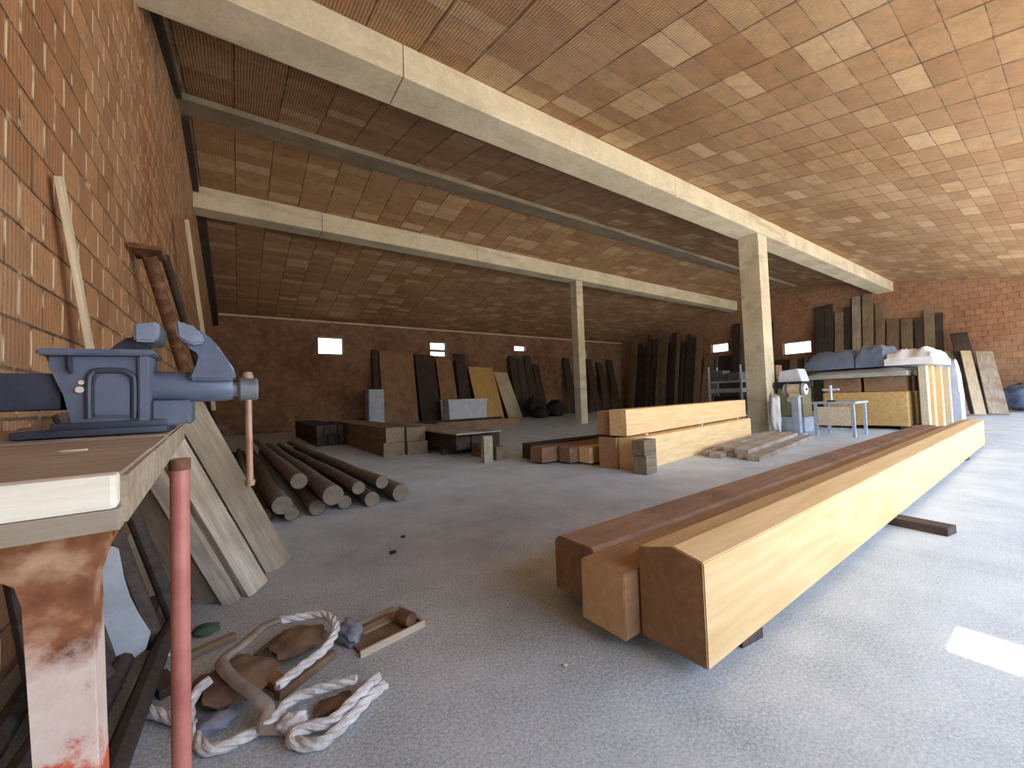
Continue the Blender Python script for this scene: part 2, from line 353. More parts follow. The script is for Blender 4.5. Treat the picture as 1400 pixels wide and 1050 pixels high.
# roof slabs
def roof_slab(name, y0, y1, z0, z1):
    L = math.hypot(y1-y0, z1-z0); bm = NB(); box(bm, (XL-.3, 0, 0), (XR+.3, L, .22)); o = struct(name, bm, 'tile')
    o.location = (0, y0, z0); o.rotation_euler.x = math.atan2(z1-z0, y1-y0); return o
def roof_front():
    y0, y1 = -2.8, RY; z0 = roof(y0); L = math.hypot(y1-y0, RZ-z0); t = math.atan2(RZ-z0, y1-y0)
    # unseen hole added to the slab to cast the sun patch on the floor
    k = math.tan(radians(24)); fy0, fy1 = .06, .24; zz = roof(-1.5)
    h0 = (fy0-k*zz-y0)/cos(t)+.0; h1 = (fy1-k*zz-y0)/cos(t)+.10; hx0, hx1 = 2.19, 2.42; T = .22
    bm = NB(); box(bm, (XL-.3, 0, 0), (XR+.3, h0, T)); box(bm, (XL-.3, h1, 0), (XR+.3, L, T)); box(bm, (XL-.3, h0, 0), (hx0, h1, T)); box(bm, (hx1, h0, 0), (XR+.3, h1, T))
    o = struct('ceiling', bm, 'tile'); o.location = (0, y0, z0); o.rotation_euler.x = t
roof_front()
roof_slab('ceiling', RY, YB+.3, RZ, roof(YB+.3))
# ridge strip, ring beam on the back wall, dark verge strips against the left wall
bm = NB(); prism(bm, [(RY-.62, roof(RY-.62)+.0), (RY-.6, roof(RY-.6)-.09), (RY, RZ-.10), (RY+.04, roof(RY)-.09), (RY+.04, roof(RY+.04)), (RY, RZ)], 'x', XL, XR); struct('trim_1', bm, 'concrete_grey')
bm = NB(); box(bm, (XL+.12, YB-.05, roof(YB)-.10), (XR, YB, roof(YB)-.04)); struct('trim_2', bm, 'concrete')
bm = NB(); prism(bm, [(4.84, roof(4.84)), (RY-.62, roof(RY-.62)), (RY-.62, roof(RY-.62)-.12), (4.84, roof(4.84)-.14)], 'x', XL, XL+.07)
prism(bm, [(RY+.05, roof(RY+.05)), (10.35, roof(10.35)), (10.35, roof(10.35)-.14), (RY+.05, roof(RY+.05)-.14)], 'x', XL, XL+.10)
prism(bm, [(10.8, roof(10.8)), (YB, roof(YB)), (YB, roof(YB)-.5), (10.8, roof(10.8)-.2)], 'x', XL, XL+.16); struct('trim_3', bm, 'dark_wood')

def beam(y0, y1, zb, label, joints):
    e = empty('concrete_beam', (XL, (y0+y1)/2, zb)); tag(e, label, 'beam', kind='structure')
    bm = NB(); xs = [XL]+joints+[XR]
    for a, b in zip(xs, xs[1:]):
        prism(bm, [(y0+.012, zb), (y1-.012, zb), (y1, zb+.012), (y1, roof(y1)), (y0, roof(y0)), (y0, zb+.012)], 'x', a+(.006 if a != XL else 0), b-(.006 if b != XR else 0))
    o = obj('beam_body', bm, 'concrete', M4=Matrix.Identity(4)); o.parent = e; o.matrix_parent_inverse = Matrix.Translation(e.location).inverted()
    return e
beam(4.31, 4.835, 4.75, 'front pale concrete roof beam, largest, running from upper left wall over nearer column', [1.6, 6.9])
beam(10.33, 10.8, 5.2, 'rear pale concrete roof beam resting on the thinner farther column', [1.7, 6.0])
def column(x, y, s, top, label):
    bm = NB(); box(bm, (x-s/2, y-s/2, 0), (x+s/2, y+s/2, top), .012); return tag(obj('concrete_column', bm, 'concrete'), label, 'column')
column(P(1029, 330, y=4.57).x, 4.58, .46, 4.75, 'nearer square concrete column under the front roof beam')
column(P(788, 390, y=10.55).x, 10.56, .32, 5.2, 'farther thin concrete column under the rear roof beam')

# ------------------------------------------------------------------ glulam beams in the foreground
e = empty('glulam_beam', (1.3, .92, 0)); tag(e, 'longest yellow laminated timber beam with chamfered end lying nearest in the foreground', 'timber beam')
bm = NB(); L = 8.1
prof = [(-.135, 0), (.132, 0), (.130, .345), (.0, .375), (-.02, .385), (-.135, .36)]
def gl(prof, L, bev=.004):
    bm = NB(); prism(bm, prof, 'x', 0, L, bev)
    bm.normal_update()
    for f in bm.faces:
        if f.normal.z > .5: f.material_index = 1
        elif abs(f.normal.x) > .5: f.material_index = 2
    return bm
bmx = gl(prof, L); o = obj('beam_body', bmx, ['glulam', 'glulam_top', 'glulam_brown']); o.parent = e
e.location = (1.3, .917, .055); e.rotation_euler.z = math.atan(.0235)
e2 = tag(obj('glulam_beam', gl([(-.115, 0), (.115, 0), (.112, .25), (-.02, .262), (-.115, .255)], 8.2), ['glulam_brown', 'glulam_brown', 'glulam']),
         'short-topped middle beam between the yellow beam and the outer brown beam', 'timber beam')
e2['label'] = 'brown-topped laminated beam in the middle of the three foreground beams, end sticking out furthest'
e2.location = (1.21, 1.17, .055); e2.rotation_euler.z = math.atan(.0235)
e3 = tag(obj('glulam_beam', gl([(-.13, 0), (.13, 0), (.13, .235), (.10, .26), (-.12, .26), (-.13, .24)], 8.2), ['red_wood', 'glulam_brown', 'red_wood']),
         'reddish brown beam farthest back of the three foreground beams', 'timber beam')
e3.location = (1.3, 1.43, .055); e3.rotation_euler.z = math.atan(.0235)
for (x, lab) in ((3.95, 'flat board spacer sticking out from under the three foreground beams at their middle'), (7.8, 'board spacer under the far end of the three foreground beams'), (1.75, 'short board spacer peeking out under the near end of the foreground beams')):
    y0 = .57 if x == 3.95 else .86
    timber('spacer_board', (x-.08, y0+(x-3.95)*.0235, 0), (x+.08 if x == 3.95 else x, 1.58+(x-1.3)*.0235, 0), .14, .055, 'dark_wood', lab, 'board')

# ------------------------------------------------------------------ workbench with vise
ang = math.atan2(-(-.123+.089), 1.333-.538)      # side edge leans towards the wall
bench = empty('workbench', (-.088, .538, 0), ang); BI = Matrix.Rotation(-ang, 3, 'Z')
tag(bench, 'old workbench with white-edged top, rusty painted leg and red tube leg by left wall', 'workbench')
bm = NB()
TOP, TH = .945, .052
for i, (y0, y1) in enumerate(((.0, .22), (.224, .46), (.464, .72), (.724, .97))):
    prism(bm, [(-.65+y1*.045, y0), (0, y0), (0, y1), (-.65+y1*.045, y1)], 'z', TOP-TH, TOP-.001*(i % 2), .004)
obj('tabletop', bm, 'bench_wood', bench)
bm = NB(); box(bm, (-.63, -.022, TOP-.030), (-.004, -.001, TOP+.001), .004); tag(obj('edge_board', bm, 'white_wood', bench), 'white planed edge board')
bm = NB(); box(bm, (-.63, -.018, TOP-.050), (-.002, -.001, TOP-.0305), .002); tag(obj('lower_edge_strip', bm, 'grey_wood', bench), 'grey lower edge strip')
# cast leg: flared bracket under the top running down into a tapering leg
bm = NB()
q = lambda px, py: (lambda v: (v.x+.088+.003, v.z))(P(px, py, y=.585))
poly = [q(-30, 716), q(172, 702), q(150, 728), q(137, 752), q(133, 790), (q(152, 1050)[0]+.012, 0), (q(70, 1050)[0]+.02, 0), q(56, 810), q(46, 782), q(20, 772), q(-30, 776)]
prism(bm, poly[::-1], 'y', .035, .085, .005); leg = obj('leg', bm, 'leg', bench); tag(leg, 'rusty cast leg painted white above red')
bm = NB(); poly = [q(-30, 706), q(180, 697), q(174, 706), q(-30, 720)]; prism(bm, poly[::-1], 'y', .0, .12, .003); obj('leg_flange', bm, 'rust', leg)
# red tube leg
pr = BI @ (P(247, 700, y=1.05)-Vector((-.088, .538, 0))); bm = NB(); tube(bm, [(pr.x, pr.y, 0), (pr.x, pr.y, TOP-TH)], .0155, 20)
rl = obj('leg', bm, 'red_paint', bench, smooth=True); tag(rl, 'red painted tube leg')
bm = NB(); tube(bm, [(pr.x, pr.y, TOP-TH-.022), (pr.x, pr.y, TOP-TH-.0005)], .0175, 20); obj('leg_collar', bm, 'rust', rl, smooth=True)
for yy in (.9,):
    bm = NB(); box(bm, (-.60, yy-.03, 0), (-.55, yy+.03, TOP-TH), .004); obj('leg', bm, 'dark_wood', bench)
# paint spots / shavings on the bench
def chip(px, py, label, a, b):
    c = P(px, py, z=TOP+.009); bm = NB(); n = 9
    prism(bm, [(a*cos(2*pi*k/n)*(1+.2*sin(k*2.3)), b*sin(2*pi*k/n)*(1+.2*cos(k*1.7))) for k in range(n)], 'z', 0, .002)
    o = tag(obj('wood_chip', bm, 'white_paint'), label, 'wood chip'); o.location = c
chip(98, 602, 'larger bright wood chip lying on the bench top in front of the vise', .014, .008)
chip(98, 617, 'smaller faint wood chip on the bench top near its front edge', .014, .004)

tilt = .011/.5; bench.rotation_euler.x = tilt   # the floor is not level
VY = 1.06   # vise stands across the bench
TOP0 = TOP; TOP = TOP+.0145
vise = empty('bench_vise', (-.2, VY, TOP)); tag(vise, 'blue-grey cast iron bench vise mounted on the bench corner', 'vise')
def v2(px, py, y=VY): v = P(px, py, y=y); return (v.x+.2, v.z-TOP)
def vpoly(pts, y=VY): return [v2(a, b, y) for a, b in pts][::-1]
def vpart(name, pts, y0, y1, mat, bev=.003, parent=None):
    bm = NB(); prism(bm, vpoly(pts), 'y', y0, y1, bev); return obj(name, bm, mat, parent or vise, smooth=30)
body = vpart('fixed_body', [(66, 500), (92, 540), (92, 583), (206, 583), (206, 484), (60, 484)], .0, .09, 'blue_paint', .005)
vpart('top_flange', [(53, 477), (212, 479), (212, 487), (53, 486)], -.016, .10, 'blue_paint', .003, body)
# arched rim standing proud of the body
bm = NB(); path = [v2(a, b) for a, b in ((122, 572), (122, 522), (126, 511), (134, 507), (166, 507), (178, 512), (184, 522), (184, 572))]
tube(bm, smooth_path([(x, -.002, z) for x, z in path], 4), .0055, 8); obj('arch_rim', bm, 'blue_dark', body, smooth=True)
vpart('side_panel', [(127, 570), (127, 524), (133, 512), (165, 512), (178, 524), (178, 570)], -.008, .002, 'blue_paint', .004, body)
bm = NB(); c = v2(110, 533); tube(bm, [(c[0], -.006, c[1]), (c[0], .002, c[1])], .006, 12); c = v2(112, 523); tube(bm, [(c[0], -.005, c[1]), (c[0], .002, c[1])], .004, 12); tag(obj('bolt_head', bm, 'white_paint', body, smooth=True), 'white paint-splashed bolt head')
vpart('rib', [(94, 487), (101, 487), (101, 512), (94, 506)], -.012, .001, 'blue_dark', .002, body)
vpart('rib', [(190, 487), (206, 487), (206, 577), (190, 577)], -.012, .001, 'blue_paint', .003, body)
base = None
bm = NB(); x0 = v2(22, 590)[0]; x1 = v2(240, 577)[0]
box(bm, (x0, -.03, -.001), (x1-.01, .12, .012), .004); box(bm, (v2(70, 590)[0], -.012, .010), (v2(230, 590)[0], .105, .024), .004); base = obj('base_plate', bm, 'blue_dark', vise, smooth=30)
vpart('swivel_block', [(206, 548), (262, 547), (262, 579), (206, 583)], .0, .085, 'blue_paint', .004)
bm = NB(); zc = v2(0, 536)[1]; box(bm, (v2(-90, 536)[0], .015, zc-.034), (v2(80, 536)[0], .085, zc+.034), .008); obj('slide_bar', bm, 'blue_dark', vise, smooth=30)
bm = NB(); zc = v2(250, 528)[1]; tube(bm, [(v2(200, 528)[0], .045, zc), (v2(212, 528)[0], .045, zc), (v2(310, 528)[0], .045, zc), (v2(318, 528)[0], .045, zc)], [.0315, .0325, .0315, .028], 24); obj('screw_housing', bm, 'blue_paint', vise, smooth=35)
jaw = vpart('moving_jaw', [(258, 512), (268, 500), (276, 488), (272, 480), (262, 474), (250, 470), (243, 462), (241, 445), (247, 440), (256, 441), (262, 448), (272, 450), (284, 458), (298, 472), (310, 490), (322, 507), (322, 520), (258, 520)], .0, .085, 'blue_paint', .005)
vpart('jaw_plate', [(240, 441), (249, 440), (262, 449), (276, 455), (280, 470), (262, 473), (244, 463)], -.014, .10, 'jaw_steel', .004, jaw)
vpart('jaw_arm', [(135, 485), (145, 474), (160, 462), (172, 457), (184, 457), (186, 470), (206, 474), (208, 486)], .03, .085, 'blue_dark', .004, body)
vpart('jaw_plate', [(183, 443), (217, 440), (219, 456), (214, 468), (183, 467)], -.005, .105, 'jaw_steel', .004, body)
scr = None; bm = NB(); zc = v2(337, 531)[1]
tube(bm, [(v2(318, 531)[0], .045, zc), (v2(328, 531)[0], .045, zc)], .017, 20); tube(bm, [(v2(326, 531)[0], .045, zc), (v2(329, 531)[0], .045, zc), (v2(351, 531)[0], .045, zc), (v2(354, 531)[0], .045, zc)], [.022, .026, .026, .022], 20)
scr = obj('screw_head', bm, 'screw_grey', vise, smooth=35)
hx = v2(341, 531)[0]; bm = NB(); tube(bm, [(hx-.002, .045, v2(341, 512)[1]), (hx, .045, v2(341, 664)[1])], .0072, 14); hd = obj('handle_bar', bm, 'handle', vise, smooth=35)
bm = NB(); tube(bm, [(hx-.002, .045, v2(341, 516)[1]), (hx-.002, .045, v2(341, 513)[1]), (hx-.002, .045, v2(341, 507)[1])], [.010, .012, .008], 14); obj('handle_knob', bm, 'handle', hd, smooth=35)
bm = NB(); zz = v2(341, 662)[1]; tube(bm, [(hx, .045, zz+.004), (hx, .045, zz), (hx, .045, zz-.010)], [.009, .011, .009], 14); obj('handle_knob', bm, 'handle', hd, smooth=35)

# ------------------------------------------------------------------ leaning things on the left wall
def lean(name, a, b, W, T, mat, label, cat='board', group=None, bev=.003, face=None):
    """board from foot a to head b; W across, T thick"""
    a, b = Vector(a), Vector(b); d = (b-a).normalized(); face = Vector(face) if face else Vector((1, -.3, 0))
    o = obj(name, timber_bm((b-a).length, W, T, bev), mat, M4=frame(a, d, face)); return tag(o, label, cat, group)
# pale plank high on the wall
lean('pale_plank', P(140, 590, x=-.66)*1, P(76, 240, x=XL+.03), .065, .022, 'pale_board', 'slender pale plank leaning on the left brick wall above the vise', 'board', face=(1, 0, 0))
# steel posts
for (a, b, r, lab) in (((262, 540), (203, 347), .055, 'rusty brown steel post with plate top leaning on the left wall, nearer of two'), ((282, 540), (226, 352), .04, 'thinner dark steel post leaning on the left wall behind the plate-topped one')):
    A = P(a[0], a[1], x=-.45); B = P(b[0], b[1], x=-.62); d = (B-A).normalized(); foot = A-d*(A.z/d.z)
    e = empty('steel_post', foot); tag(e, lab, 'steel post'); bm = NB(); tube(bm, [(0, 0, 0), B-foot], r, 10); o = obj('post_tube', bm, 'rust' if r > .05 else 'dark_wood', e, smooth=True)
    if r > .05:
        bm = NB(); box(bm, (-.10, -.16, -.01), (.10, .16, .03), .004, m=Matrix.Translation(B-foot)); obj('post_plate', bm, 'rust', e)
A = P(292, 590, x=-.3); lean('thin_batten', P(290, 560, x=-.35), P(252, 300, x=XL+.14), .10, .05, 'pale_board', 'long thin pale batten leaning in the far left corner up to the roof', face=(1, 0, 0))
# dark boards behind, the grey planks rest on them
for i, (px, y, h, lab) in enumerate(((300, 5.2, 1.25, 'dark board leaning on left wall just behind the grey planks'), (318, 6.2, 1.15, 'dark board leaning on left wall, farther of the pair by the pole pile'))):
    lean('dark_board', (-.22, y, 0), (-.68, y+.1, h), .28, .04, 'dark_wood', lab, face=(1, 0, .2))
A = P(384, 769, z=0); B = P(258, 548, y=3.02); dpl = (B-A)/(B-A).z
def plank2(fl, fr, hz, T, mat, lab):
    a, b = P(*fl, z=0), P(*fr, z=0); w_ = (b-a); wn = w_.normalized(); d = dpl.normalized(); nrm = wn.cross(d).normalized()
    L = hz*dpl.length; bm = NB(); wl = w_.length
    # local frame: x along plank, y across, z normal
    z = -nrm if nrm.y > 0 else nrm; x = d; y = z.cross(x)
    bm = NB(); box(bm, (0, -wl/2, 0), (L, wl/2, T), .003)
    mid = (a+b)/2; m = Matrix(((x.x, y.x, z.x, mid.x), (x.y, y.y, z.y, mid.y), (x.z, y.z, z.z, mid.z+.0), (0, 0, 0, 1)))
    return tag(obj('leaning_plank', bm, mat, M4=m), lab, 'board')
plank2((262, 822), (308, 822), 1.02, .03, 'bench_wood', 'leftmost brownish weathered plank leaning beside the bench, directly right of the red tube leg')
plank2((309, 822), (330, 818), 1.05, .05, 'grey_wood', 'narrow whitish plank leaning beside the bench, second from left')
plank2((333, 815), (362, 800), 1.04, .035, 'grey_wood', 'third weathered plank from left leaning beside the bench, light grey')
plank2((362, 782), (398, 770), 1.07, .03, 'bench_wood', 'rightmost weathered plank leaning beside the bench, farthest from the camera')
# thin splinter strip on the middle plank and dark poles under the bench
k = 0
for (fx, fy, hx_, hy, hz, r) in ((-.30, 2.32, -.62, 2.48, 1.0, .035), (-.42, 2.15, -.66, 2.30, .95, .04), (-.24, 2.45, -.60, 2.60, 1.1, .03), (-.5, 1.92, -.69, 2.05, .9, .035), (-.38, 2.02, -.67, 2.16, .8, .03)):
    k += 1; foot = Vector((fx, fy, 0)); bm = NB(); tube(bm, [(0, 0, 0), ((hx_-fx)/2+.01, (hy-fy)/2, hz/2), (hx_-fx, hy-fy, hz)], [r, r*.95, r*.85], 9)
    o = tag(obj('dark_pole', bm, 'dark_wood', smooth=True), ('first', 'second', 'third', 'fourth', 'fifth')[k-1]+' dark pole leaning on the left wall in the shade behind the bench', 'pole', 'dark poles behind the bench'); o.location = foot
for i in range(4):
    foot = Vector((-.62+.11*i, 1.15+.1*i, .035)); bm = NB(); tube(bm, [(0, 0, 0), (.02, .7, 0), (.03*i-.02, 1.4, .0)], [.035, .034, .03], 9)
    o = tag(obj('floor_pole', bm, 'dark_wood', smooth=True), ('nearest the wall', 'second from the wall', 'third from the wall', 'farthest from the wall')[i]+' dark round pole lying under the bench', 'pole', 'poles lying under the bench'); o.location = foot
# torn pale sheet
bm = NB(); c = P(165, 921, y=2.18)
out = [(152, 744), (162, 748), (170, 790), (178, 815), (190, 838), (206, 862), (200, 884), (165, 912), (140, 921), (132, 900), (133, 820), (138, 775)]
prism(bm, [((P(a, b, y=2.18)-c).x, (P(a, b, y=2.18)-c).z) for a, b in out][::-1], 'y', -.006, .006, .002)
c.z = .004-min(v.co.z for v in bm.verts)
o = tag(obj('torn_sheet', bm, 'sheet'), 'torn pale grey corrugated sheet piece standing behind the rusty bench leg', 'sheet'); o.location = c

# ------------------------------------------------------------------ pole pile left of centre
pile = [  # end px, row height above floor, radius
 (380, 706, .06, .06, (372, 640)), (404, 683, .15, .055, (378, 618)), (392, 655, .30, .075, (357, 598)), (425, 700, .055, .055, (378, 612)), (458, 668, .20, .085, (376, 596)),
 (440, 693, .06, .055, (380, 600)), (475, 690, .075, .07, (385, 598)), (492, 664, .21, .08, (372, 592)), (512, 690, .065, .062, (400, 598)), (524, 672, .17, .045, (398, 594)), (547, 680, .085, .08, (415, 596))]
sp = [(-.02, 4.05, .06, .058), (.16, 4.15, .055, .055), (.34, 4.0, .06, .058), (.54, 4.05, .07, .068), (.76, 4.1, .065, .063), (.98, 4.0, .07, .068), (1.24, 4.0, .085, .082),
      (.07, 4.0, .165, .055), (.27, 3.9, .175, .075), (.64, 3.85, .20, .088), (.87, 4.05, .19, .06), (.42, 4.2, .30, .07), (1.08, 4.1, .20, .062)]
desc = ['leftmost bottom', 'second bottom from left', 'third bottom from left', 'fourth bottom from left', 'fifth bottom from left', 'sixth bottom from left', 'rightmost thick bottom',
        'leftmost second-row', 'second second-row', 'thickest second-row, pale-ended', 'fourth second-row', 'topmost', 'rightmost second-row']
for i, ((x, y, z, r), d) in enumerate(zip(sp, desc)):
    x *= 1.09; L = 6.3-random.random()*.8; dx = -.10-.05*x-(x*.14); bm = NB(); np_ = 9
    pt = [(dx*L*.14*t/1.0+random.uniform(-.012, .012), L*t, random.uniform(-.004, .004)+ (.0 if t == 0 else 0)) for t in [j/(np_-1) for j in range(np_)]]
    tube(bm, pt, [r*(1-.25*j/(np_-1))*random.uniform(.96, 1.03) for j in range(np_)], 12, mi_cap=1)
    o = tag(obj('round_pole', bm, ['log', 'log_end'], smooth=True), d+' round pole of the pile by the left wall', 'pole', 'round poles piled by the left wall'); o.location = (x, y, z)

# ------------------------------------------------------------------ rope tangle and debris on the floor
def c4(x, y, z): return P(x/2.8+150, y/2.8+780, z=z)
def rope(name, pts, r, label):
    path = smooth_path([c4(*p) for p in pts], 10); o0 = path[0].copy(); o0.z = 0
    # resample
    out = [path[0]]; step = r*.45
    for a, b in zip(path, path[1:]):
        while (b-out[-1]).length > step and (b-out[-1]).dot(b-a) > 0:
            out.append(out[-1]+(b-out[-1]).normalized()*step)
    bm = NB()
    for s_ in range(3):
        pp = []; prev = None
        for i, p in enumerate(out):
            t = (out[min(i+1, len(out)-1)]-out[max(i-1, 0)]).normalized()
            u = t.cross(Vector((0, 0, 1))).normalized() if prev is None else (prev-t*prev.dot(t)).normalized()
            prev = u; v = t.cross(u); ph = i*.30+s_*2*pi/3
            pp.append(p-o0+(u*cos(ph)+v*sin(ph))*r*.5)
        tube(bm, pp, r*.58, 7)
    o = obj(name, bm, 'rope', smooth=True); o.location = o0; return tag(o, label, 'rope')
R_ = .016
rope('rope', [(945, 415, .05), (800, 455, .04), (690, 500, .03), (620, 580, .03), (540, 625, .02), (400, 685, .02), (335, 650, .02), (305, 560, .03), (322, 480, .05), (392, 408, .08)], R_, 'thick white twisted rope making the front left loop of the tangle on the floor')
rope('rope', [(1030, 405, .04), (930, 500, .035), (850, 575, .03), (722, 612, .03), (700, 655, .02), (800, 662, .02), (900, 585, .02), (1000, 480, .02), (1060, 432, .02)], R_*1.05, 'thick white twisted rope folded double at the right front of the tangle')
rope('rope', [(640, 445, .05), (740, 365, .06), (830, 292, .07), (866, 215, .08), (822, 170, .08), (730, 178, .08), (650, 192, .08)], R_, 'thick white twisted rope bent round in the upper loop of the tangle')
rope('rope', [(330, 600, .02), (220, 560, .02), (110, 522, .02), (98, 465, .02), (150, 370, .02), (225, 312, .02)], R_, 'dusty rope loop at the far left of the tangle passing behind the red tube leg')
bm = NB(); path = smooth_path([c4(*p) for p in [(650, 190, .085), (590, 215, .09), (500, 290, .09), (430, 350, .09), (480, 420, .08), (560, 480, .07), (605, 530, .05), (590, 600, .03), (660, 600, .02)]], 8); o0 = path[0].copy(); o0.z = 0
tube(bm, [p-o0 for p in path], .021, 8, flat=.5); o = tag(obj('webbing_strap', bm, 'strap', smooth=True), 'dusty brown flat strap bent in a corner through the rope tangle', 'strap'); o.location = o0
def lump(name, c, r, mat, label, cat, seed=0, sub=3, flat=.5):
    rnd = random.Random(seed); bm = NB(); bmesh.ops.create_icosphere(bm, subdivisions=sub, radius=1); ph = [rnd.uniform(0, 6) for _ in range(6)]
    for v in bm.verts:
        p = v.co.copy(); k = 1+.18*sin(p.x*4+ph[0])*cos(p.y*5+ph[1])+.10*sin(p.z*7+ph[2]+p.x*6)+.05*sin(p.y*13+ph[3])
        v.co = Vector((p.x*r[0]*k, p.y*r[1]*k, max(p.z, -.75)*r[2]*k+.75*r[2]))
    zmin = min(v.co.z for v in bm.verts)
    for v in bm.verts: v.co.z -= zmin
    o = tag(obj(name, bm, mat, smooth=60), label, cat); o.location = (c[0], c[1], c[2] if len(c) > 2 else 0); return o
c = c4(920, 270, 0); lump('crumpled_bag', c, (.045, .075, .04), 'rag_blue', 'crumpled blue-grey plastic bag between rope loop and wooden trough', 'bag', 3)
c = c4(720, 300, 0); lump('bark_piece', c, (.10, .09, .035), 'carton', 'dark brown bark lump inside the upper rope loop', 'bark', 5)
c = c4(480, 460, 0); lump('burlap_sack', c, (.12, .13, .035), 'carton', 'brown sacking lying in the middle of the rope tangle', 'sack', 6)
c = c4(860, 520, 0); lump('bark_piece', c, (.06, .035, .012), 'carton', 'flat brown bark scrap inside the front right rope loop', 'bark', 8)
c = c4(400, 610, 0); lump('dusty_stone', c, (.06, .035, .022), 'rag_blue', 'flat grey stone inside the front left rope loop', 'stone', 9)
c = c4(370, 235, 0); lump('green_rag', c, (.05, .05, .015), 'rag_green', 'small dark green rag beyond the rope next to the red tube leg', 'rag', 10)
timber('wood_scrap', c4(300, 345, .0), c4(480, 262, .0), .035, .03, 'mid_wood', 'short brown stick lying behind the left rope loops', 'wood scrap')
timber('wood_scrap', c4(640, 500, 0), c4(860, 330, 0), .03, .03, 'carton', 'brown stick lying under the upper rope loop', 'wood scrap')
timber('wood_scrap', c4(560, 400, .0), c4(660, 460, .0), .05, .035, 'red_wood', 'reddish wood block between strap and rope', 'wood scrap')
for (p0, p1, w_, h_, mt, lab) in (((560, 330), (660, 250), .03, .012, 'mid_wood', 'thin brown slat inside the upper rope loop'), ((180, 420), (230, 480), .06, .03, 'dark_wood', 'dark wood chunk inside the far left rope loop'),
        ((960, 250), (1080, 190), .05, .02, 'mid_wood', 'short slat lying behind the blue-grey bag')):
    timber('wood_scrap', c4(*p0, 0), c4(*p1, 0), w_, h_, mt, lab, 'wood scrap')
# wooden trough with a can
a = c4(965, 330, 0); b = c4(1195, 215, 0); d = (b-a); L = d.length
e = empty('wooden_trough', a); tag(e, 'shallow broken wooden tray with pale rim at right end of the tangle', 'tray'); e.rotation_euler.z = math.atan2(d.y, d.x)
bm = NB(); box(bm, (0, 0, 0), (L, .20, .010), .002); obj('tray_base', bm, 'carton', e)
bm = NB(); box(bm, (-.01, -.012, 0), (L+.01, .0, .028), .003); tag(obj('tray_rim', bm, 'pale_board', e), 'pale near rim')
bm = NB(); box(bm, (-.01, .2, 0), (L*.9, .208, .03), .002); obj('tray_rim', bm, 'mid_wood', e)
bm = NB(); box(bm, (L-.001, .0, 0), (L+.012, .2, .026), .003); obj('tray_rim', bm, 'grey_wood', e)
c = c4(1140, 225, 0)
e = empty('tin_can', (c.x, c.y+.02, .042)); tag(e, 'dark round tin lying in the right end of the wooden tray', 'tin'); bm = NB(); tube(bm, [(-.04, 0, 0), (-.037, 0, 0), (.037, 0, 0), (.04, 0, 0)], [.028, .031, .031, .028], 18); obj('tin_body', bm, 'rust', e, smooth=35); e.rotation_euler.z = -1.2
c = c4(700, 610, 0); lump('frayed_knot', c, (.045, .03, .025), 'rope', 'frayed whitish rope end bunched between the two front loops', 'rope end', 12)
# small stones on the open floor
for (px, py, s_, lab) in ((551, 735, .018, 'dark pebble on the brown floor, farther of two'), (538, 757, .022, 'dark pebble on the brown floor, nearer of two'), (772, 911, .010, 'tiny white chip on the floor in front of the foreground beams')):
    c = P(px, py, z=0); lump('pebble', c, (s_, s_, s_*.5), 'white_paint' if s_ < .012 else 'dark', lab, 'pebble', int(px), 2)

# ------------------------------------------------------------------ timber stacks in the middle distance
def stackbeam(x0, x1, y0, y1, z0, z1, mat, label, grp=None):
    """squared timber filling the box; runs along its longer side"""
    if (x1-x0) > (y1-y0): return timber('squared_timber', (x0, (y0+y1)/2, z0), (x1, (y0+y1)/2, z0), y1-y0, z1-z0, mat, label, 'timber beam', grp)
    return timber('squared_timber', ((x0+x1)/2, y0, z0), ((x0+x1)/2, y1, z0), x1-x0, z1-z0, mat, label, 'timber beam', grp)
gA = 'timbers stacked left of centre'
stackbeam(2.20, 2.60, 7.45, 13.0, 0, .25, 'mid_wood', 'bottom left timber of the low two-layer stack left of centre', gA)
stackbeam(2.62, 3.02, 7.35, 13.0, 0, .25, 'mid_wood', 'bottom right timber of the low two-layer stack left of centre', gA)
stackbeam(2.26, 2.62, 7.5, 13.2, .25, .53, 'mid_wood', 'upper left timber of the low two-layer stack left of centre', gA)
stackbeam(2.64, 3.02, 7.45, 13.1, .25, .51, 'mid_wood', 'upper right timber of the low two-layer stack left of centre', gA)
for i in range(5):  # extra timbers, their dark colour stands in for the stack's shaded side
    stackbeam(1.55+.125*i, 1.665+.125*i, 10.6+.1*(i % 2), 15.0, 0, .25, 'dark_wood', ('leftmost', 'second', 'middle', 'fourth', 'rightmost')[i]+' added dark bottom timber for shade left of the low two-layer stack', 'dark timbers added for shade by the left wall')
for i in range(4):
    stackbeam(1.56+.155*i, 1.705+.155*i, 10.7, 15.2, .25, .50, 'dark_wood', ('leftmost', 'second', 'third', 'rightmost')[i]+' added dark upper timber for shade left of the low two-layer stack', 'dark timbers added for shade, upper layer')
